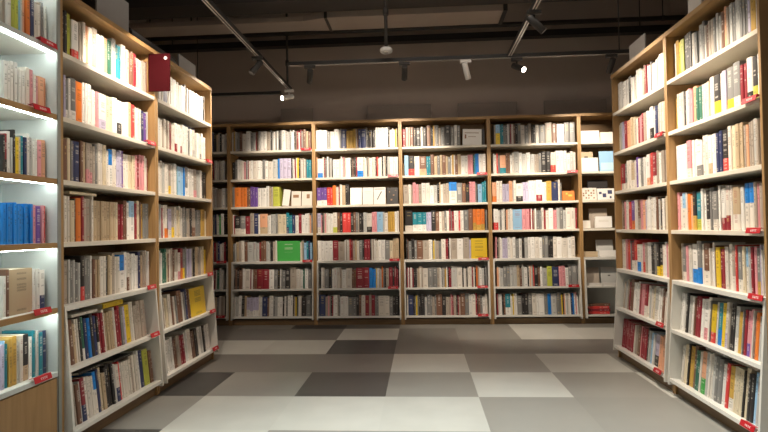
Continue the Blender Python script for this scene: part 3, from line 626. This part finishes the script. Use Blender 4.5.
def duct():
    t = thing('air_duct', 'wide grey air duct with a tapered left shoulder under the ceiling', 'duct', None, Matrix.Translation((0, 5.46, 3.23)))
    MB().box(-.92, .86, 0, .36, .0, .105).build('wide_section', M['duct'], t, .004)
    MB().box(-3.2, -1.17, .06, .34, 0, .055).build('narrow_section', M['duct'], t, .004)
    # shoulder between the two
    m = MB(); a = [(-1.17, .06, 0), (-1.17, .34, 0), (-1.17, .34, .055), (-1.17, .06, .055)]; b = [(-.92, 0, 0), (-.92, .36, 0), (-.92, .36, .105), (-.92, 0, .105)]
    m.v = a + b; m.f = [(0, 1, 2, 3), (7, 6, 5, 4)] + [(k, (k+1) % 4, 4+(k+1) % 4, 4+k) for k in range(4)]
    m.build('shoulder', M['duct'], t)
    MB().box(-.935, -.905, -.012, .372, -.006, .111).build('flange', M['dark'], t)
    MB().box(.86, .90, -.012, .372, -.006, .111).build('end_flange', M['dark'], t)
    for x in (-2.4, -.4, .5): MB().tube([(x, .2, .10 if x > -1 else .05), (x, .2, ZC-3.23-.001)], .008, 8).build('hanger', M['dark'], t)
duct()
bm_ = MB().box(XL0+.01, XR0-.01, 5.08, 5.38, 3.26, 3.60).build('ceiling_beam', M['dark']); struct(bm_)
pipe('ceiling_pipe', 'long dark pipe high under the ceiling, closest to the camera', 'pipe', [(XL0+.01, 4.75, 3.46), (XR0-.01, 4.75, 3.46)], .04, 'pipes under the ceiling')

ZT = 2.62
def track(label, p0, p1, hangers):
    a, b = Vector(p0), Vector(p1); L = (b-a).length; d = (b-a).normalized()
    t = thing('light_track', label, 'light track', 'lighting tracks', Matrix.Translation(a) @ d.to_track_quat('X', 'Z').to_matrix().to_4x4())
    MB().box(0, L, -.018, .018, 0, .034).build('rail', M['black'], t)
    for y in (-.015, .007): MB().box(.002, L-.002, y, y+.008, -.0022, -.0003).build('conductor_lip', M['aluminium'], t)
    for x in (-.008, L): MB().box(x, x+.008, -.019, .019, -.001, .035).build('end_cap', M['black'], t)
    for h in hangers: MB().tube([(h, 0, .034), (h, 0, ZC-ZT-.001)], .005, 8).build('suspension_wire', M['dark'], t)
    return t
track('lighting track above the left bookcases', (-1.40, .6, ZT), (-1.40, 5.92, ZT), (.8, 3.0))
track('lighting track running back on the right side', (.83, .6, ZT), (.83, 4.96, ZT), (.8, 2.6))
track('lighting track across the aisle in front of the back wall', (-1.19, 5.02, ZT), (1.95, 5.02, ZT), (3.0,))
track('short lighting track behind the left bookcase end', (-2.9, 6.06, ZT), (-1.55, 6.06, ZT), (.4,))
for x, y, r, z0, nm in ((-1.45, 6.00, .012, ZT, 'thin vertical conduit at the end of the left track'), (-.28, 4.93, .016, ZT+.105, 'vertical conduit dropping to the white detector')):
    t = thing('hanging_conduit', nm, 'conduit', None, Matrix.Translation((x, y, z0)))
    MB().tube([(0, 0, 0), (0, 0, ZC-z0-.001)], r, 12).build('tube', M['dark'], t)
    MB().tube([(0, 0, .30), (0, 0, .36)], r*1.7, 12).build('coupling', M['dark'], t)
t = thing('smoke_detector', 'round white detector hanging below a vertical conduit', 'smoke detector', None, Matrix.Translation((-.28, 4.93, ZT+.06)))
MB().tube([(0, 0, .0), (0, 0, .012), (0, 0, .034), (0, 0, .044)], [.046, .056, .056, .046], 24).build('housing', M['lampwhite'], t)
MB().tube([(0, 0, -.012), (0, 0, -.0005)], [.014, .02], 16).build('sensor', M['paleboard'], t)

def aim_matrix(p, target):
    d = (Vector(target) - Vector(p)).normalized()
    return Matrix.Translation(p) @ d.to_track_quat('-Z', 'Y').to_matrix().to_4x4()
def spotlight(x, y, target, label, shell='dark', power=60, size=70, col=(1, .82, .62), length=.15, lit=True, blend=.6, z=ZT):
    t = thing('track_spotlight', label, 'spotlight', 'track spotlights', Matrix.Translation((x, y, z)))
    MB().box(-.05, .05, -.016, .016, -.032, -.003).build('adapter', M[shell], t, .003)
    MB().tube([(0, 0, -.033), (0, 0, -.075)], .008, 10).build('stem', M[shell], t)
    piv = Vector((0, 0, -.085)); d = (Vector(target) - (Vector((x, y, z)) + piv)).normalized()
    MB().tube([piv - d*length*.35, piv - d*length*.33, piv + d*length*.63, piv + d*length*.65], [.021, .026, .027, .026], 24).build('lamp_body', M[shell], t)
    MB().tube([piv + d*length*.655, piv + d*length*.66], .023, 24).build('lens', M['lens_warm'] if lit else M['board'], t)
    if power:
        ld = bpy.data.lights.new('spot_beam', 'SPOT'); ld.energy = power; ld.spot_size = math.radians(size); ld.spot_blend = blend; ld.color = col; ld.shadow_soft_size = .03
        lo = bpy.data.objects.new('spot_beam', ld); C.objects.link(lo)
        lo.matrix_world = aim_matrix(Vector((x, y, z)) + piv + d*(length*.7), target)
WARM = (1, .85, .68)
# in view
spotlight(-1.40, 5.86, (-1.80, 5.35, 2.35), 'white spotlight with a bright face at the end of the left track', 'lampwhite', 8, 70, WARM)
spotlight(-1.40, 4.70, (-1.85, 4.25, 1.75), 'dark spotlight halfway along the left track', 'dark', P_LT, 80, WARM, lit=False)
spotlight(-1.00, 5.02, (-1.35, 6.3, 1.68), 'dark spotlight on the cross track, first from its left end', 'dark', P_BACK, 60, WARM, lit=False, blend=.5)
spotlight(-.12, 5.02, (-.2, 6.3, 1.68), 'grey spotlight on the cross track beside the white detector', 'dark', P_BACK, 60, WARM, lit=False, blend=.5)
spotlight(.44, 5.02, (.95, 6.0, .9), 'white spotlight hanging at a slight tilt from the cross track', 'lampwhite', P_BACK, 72, WARM, lit=False, blend=.5)
spotlight(.90, 5.02, (1.45, 4.2, 2.0), 'dark spotlight with bright face turned towards the camera', 'dark', 14, 60, WARM)
spotlight(.83, 3.92, (1.70, 3.85, 1.60), 'dark spotlight on the right track, tilted to the right bookcase', 'dark', P_RIGHT, 88, WARM, lit=False)
spotlight(1.74, 5.02, (1.75, 6.3, 1.68), 'dark spotlight above the end of the right bookcase', 'dark', P_BACK, 60, WARM, lit=False, blend=.5)
# further lamps of the same tracks, out of frame; the last is added fill
spotlight(-1.40, 2.88, (-1.80, 3.06, 1.99), 'spotlight above the hot spot on the left bookcase', 'dark', P_HOT, 56, WARM, lit=False, blend=.8)
spotlight(-1.40, 3.03, (-1.86, 3.75, 1.65), 'spotlight of the left track above the red sign', 'dark', P_LT, 80, WARM, lit=False)
spotlight(.83, 3.1, (1.70, 3.05, 1.25), 'spotlight of the right track above the near right bookcase', 'dark', P_RIGHT*1.2, 78, WARM, lit=False)
spotlight(.83, 2.6, (-1.78, 3.0, 1.3), 'spotlight of the right track aimed at the left bookcases', 'dark', P_LEFT, 46, WARM, lit=False)
spotlight(.83, 2.0, (.2, 6.2, 1.35), 'added unseen spotlight on the right track, fill for the back wall', 'dark', P_FAR, 36, WARM, lit=False)  # unseen lamp added as a general wash over the back
def fill_light(x, y, z, sx, sy, power, col):  # area light added as fill, stands for no known fixture
    ld = bpy.data.lights.new('fill_panel', 'AREA'); ld.shape = 'RECTANGLE'; ld.size = sx; ld.size_y = sy; ld.energy = power; ld.color = col
    lo = bpy.data.objects.new('fill_panel', ld); C.objects.link(lo); lo.location = (x, y, z)
ld = bpy.data.lights.new('downlight', 'SPOT'); ld.energy = P_FLOOR; ld.spot_size = math.radians(72); ld.spot_blend = .9; ld.color = (.93, 1, .95); ld.shadow_soft_size = .25
lo = bpy.data.objects.new('downlight', ld); C.objects.link(lo); lo.location = (.25, 2.2, 3.4)
fill_light(0, 3.6, 3.78, 2.4, .4, P_MID, (1, .90, .80))  # added fill above the frame, lifts the back wall and floor
fill_light(0, -.8, 3.5, 4.0, .4, P_REAR, (1, .93, .85))  # added soft fill from behind the camera
w = bpy.data.worlds.new('world'); bpy.context.scene.world = w; w.use_nodes = True
w.node_tree.nodes['Background'].inputs[0].default_value = (.5, .46, .42, 1); w.node_tree.nodes['Background'].inputs[1].default_value = .05
sc = bpy.context.scene
sc.view_settings.view_transform = 'Standard'; sc.view_settings.look = 'None'; sc.view_settings.exposure = EXPO; sc.view_settings.gamma = 1; sc.view_settings.use_curve_mapping = False
